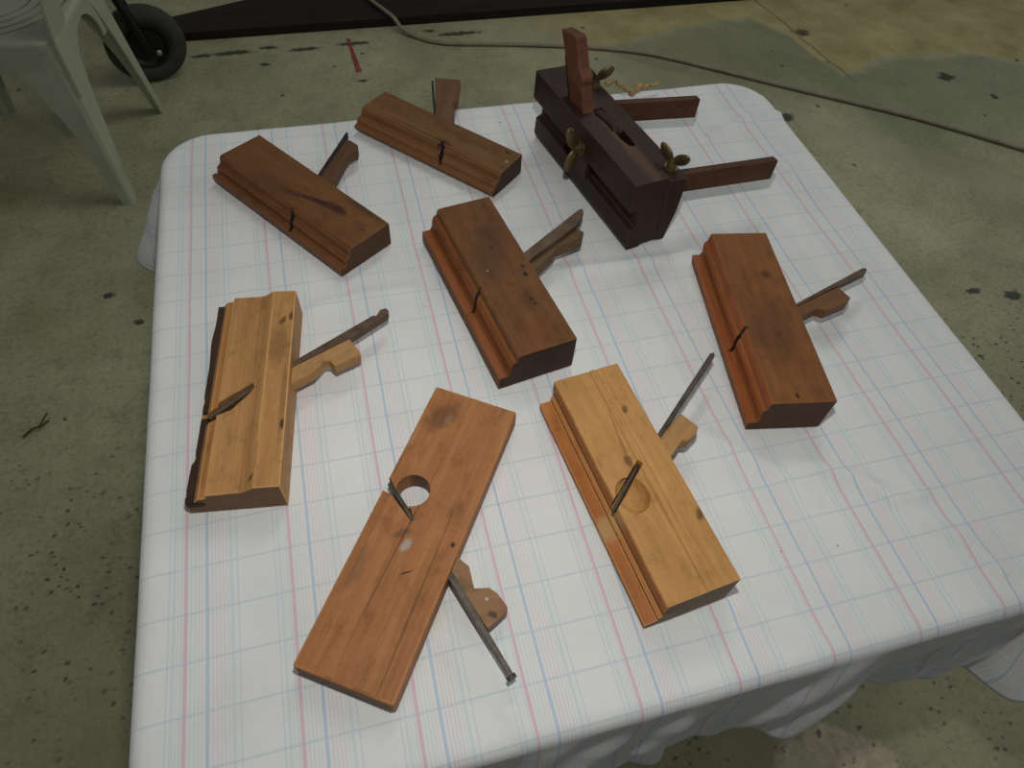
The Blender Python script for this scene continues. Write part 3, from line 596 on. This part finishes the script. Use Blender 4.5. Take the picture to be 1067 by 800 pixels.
def chair_leg(sx, sy):
    """L-section leg that widens upwards and splays outwards"""
    bm = bmesh.new(); top = SZ - 0.012
    fx, fy = 0.232 * sx, 0.235 * sy if sy < 0 else 0.225 * sy
    tx, ty = 0.203 * sx, 0.178 * sy if sy < 0 else 0.185 * sy
    N = 10; th = 0.006; rows = []
    for i in range(N + 1):
        t = i / N; e = t ** 2.6
        cxx, cyy, z = fx + (tx - fx) * t, fy + (ty - fy) * t, top * t
        wf = 0.030 + 0.035 * t + 0.085 * e; ws = 0.030 + 0.045 * t + 0.03 * e
        o = Vector((cxx, cyy, z)); r = 0.008 + 0.016 * t
        outer = [o + Vector((-sx * wf, 0.0, 0)), o + Vector((-sx * r, 0, 0)), o + Vector((-sx * r * 0.3, -sy * r * 0.3, 0)), o + Vector((0, -sy * r, 0)), o + Vector((0.0, -sy * ws, 0))]
        inner = [o + Vector((-sx * wf, -sy * th, 0)), o + Vector((-sx * (r + th * .5), -sy * th, 0)), o + Vector((-sx * (r * 0.3 + th), -sy * (r * 0.3 + th), 0)), o + Vector((-sx * th, -sy * (r + th * .5), 0)), o + Vector((-sx * th, -sy * ws, 0))]
        rows.append([bm.verts.new(v) for v in outer + inner[::-1]])
    for a, b in zip(rows, rows[1:]):
        for k in range(10): bm.faces.new((a[k], a[(k + 1) % 10], b[(k + 1) % 10], b[k]))
    bm.faces.new(rows[0][::-1]); bm.faces.new(rows[-1])
    link('leg', bm, PLAST, ch, False)
for sx in (-1, 1):
    for sy in (-1, 1): chair_leg(sx, sy)
bm = bmesh.new(); box(bm, -0.16, 0.16, -0.186, -0.180, SZ - 0.075, SZ - 0.012); box(bm, -0.16, 0.16, 0.186, 0.192, SZ - 0.075, SZ - 0.012)
for sx in (-1, 1):
    arch = [(-0.115, SZ - 0.012), (-0.115, SZ - 0.13)] + [(-0.002 + 0.095 * math.cos(t), SZ - 0.13 + 0.095 * math.sin(t)) for t in [math.pi - math.pi * i / 12 for i in range(13)]] + [(0.12, SZ - 0.13), (0.12, SZ - 0.012)]
    prism(bm, arch, sx * 0.198, sx * 0.204, lambda y, z, x: (x, y, z))
link('apron', bm, PLAST, ch)
for sx in (-1, 1):
    bm = bmesh.new()
    rows = [(0.30, 0.2125, -0.193, -0.125), (0.43, 0.2048, -0.177, -0.080), (0.50, 0.213, -0.171, -0.080), (0.648, 0.245, -0.150, -0.070)]
    vv = [[bm.verts.new((sx * (x + dx), y, z)) for dx in (0, -0.007) for y in (ya, yb)] for z, x, ya, yb in rows]
    for a, b in zip(vv, vv[1:]):
        for p, q in ((0, 1), (1, 3), (3, 2), (2, 0)): bm.faces.new((a[p], a[q], b[q], b[p]))
    bm.faces.new([vv[0][k] for k in (0, 1, 3, 2)]); bm.faces.new([vv[-1][k] for k in (0, 2, 3, 1)])
    link('arm_post', bm, PLAST, ch)
    bm = bmesh.new(); box(bm, *sorted((sx * 0.222, sx * 0.275)), -0.17, 0.24, SZ + 0.213, SZ + 0.225); sharp_bevel(bm, 0.004); link('armrest', bm, PLAST, ch)
for i in range(5):
    bm = bmesh.new(); x = -0.16 + 0.08 * i
    quadplate(bm, [(x - 0.028, 0.195, SZ - 0.01), (x + 0.028, 0.195, SZ - 0.01), (x * 1.1 + 0.028, 0.30, SZ + 0.36), (x * 1.1 - 0.028, 0.30, SZ + 0.36)], 0.006); link('back_slat', bm, PLAST, ch)
bm = bmesh.new(); box(bm, -0.235, 0.235, 0.293, 0.318, SZ + 0.35, SZ + 0.42); sharp_bevel(bm, 0.008); link('back_rail', bm, PLAST, ch)

# ------------------------------------------------------------------ trolley wheel behind the chair
RUB = plain('grey_brown_rubber', (0.045, 0.042, 0.032), 0.8, 0.25, 40)
BLK = plain('black_plastic', (0.006, 0.006, 0.006), 0.4, 0.2)
wr = tag(empty('trolley_wheel', (-0.335, 2.175, 0), math.radians(14)), 'black-hubbed rubber wheel of a trolley behind the plastic chair', 'wheel')
WR = 0.118
def ring(bm, ro, pts, seg=40):
    """lathe about the y axis through height WR; pts are (radius, y)"""
    rs = []
    for i in range(seg):
        a = 2 * math.pi * i / seg; rs.append([bm.verts.new((r * math.cos(a), y, WR + r * math.sin(a))) for r, y in pts])
    for i in range(seg):
        a, b = rs[i], rs[(i + 1) % seg]
        for k in range(len(pts)): bm.faces.new((a[k], a[(k + 1) % len(pts)], b[(k + 1) % len(pts)], b[k]))
bm = bmesh.new(); ring(bm, 0, [(0.064, -0.02), (0.088, -0.026), (0.108, -0.021), (0.1175, -0.009), (0.1175, 0.009), (0.108, 0.021), (0.088, 0.026), (0.064, 0.02)]); link('tyre', bm, RUB, wr, True)
bm = bmesh.new(); ring(bm, 0, [(0.004, -0.012), (0.05, -0.012), (0.060, -0.022), (0.066, -0.022), (0.066, 0.022), (0.004, 0.022)]); link('hub', bm, BLK, wr)
bm = bmesh.new(); cyl(bm, (0.0, -0.044, WR), (0, 0.044, WR), 0.012, 16); link('axle', bm, BLK, wr)
bm = bmesh.new(); blob(bm, (0.028, -0.026, WR - 0.022), (0.009, 0.005, 0.009)); link('bolt', bm, plain('dull_bolt_steel', (0.35, 0.35, 0.33), 0.4, 0.2, 60, 0.6), wr, True)
for y in (-0.038, 0.038):
    bm = bmesh.new(); tube(bm, [(0, y, WR - 0.01), (-0.012, y, WR + 0.06), (-0.035, y * 0.9, WR + 0.17), (-0.05, 0, WR + 0.26)], 0.015, 10); link('fork_arm', bm, BLK, wr, True)
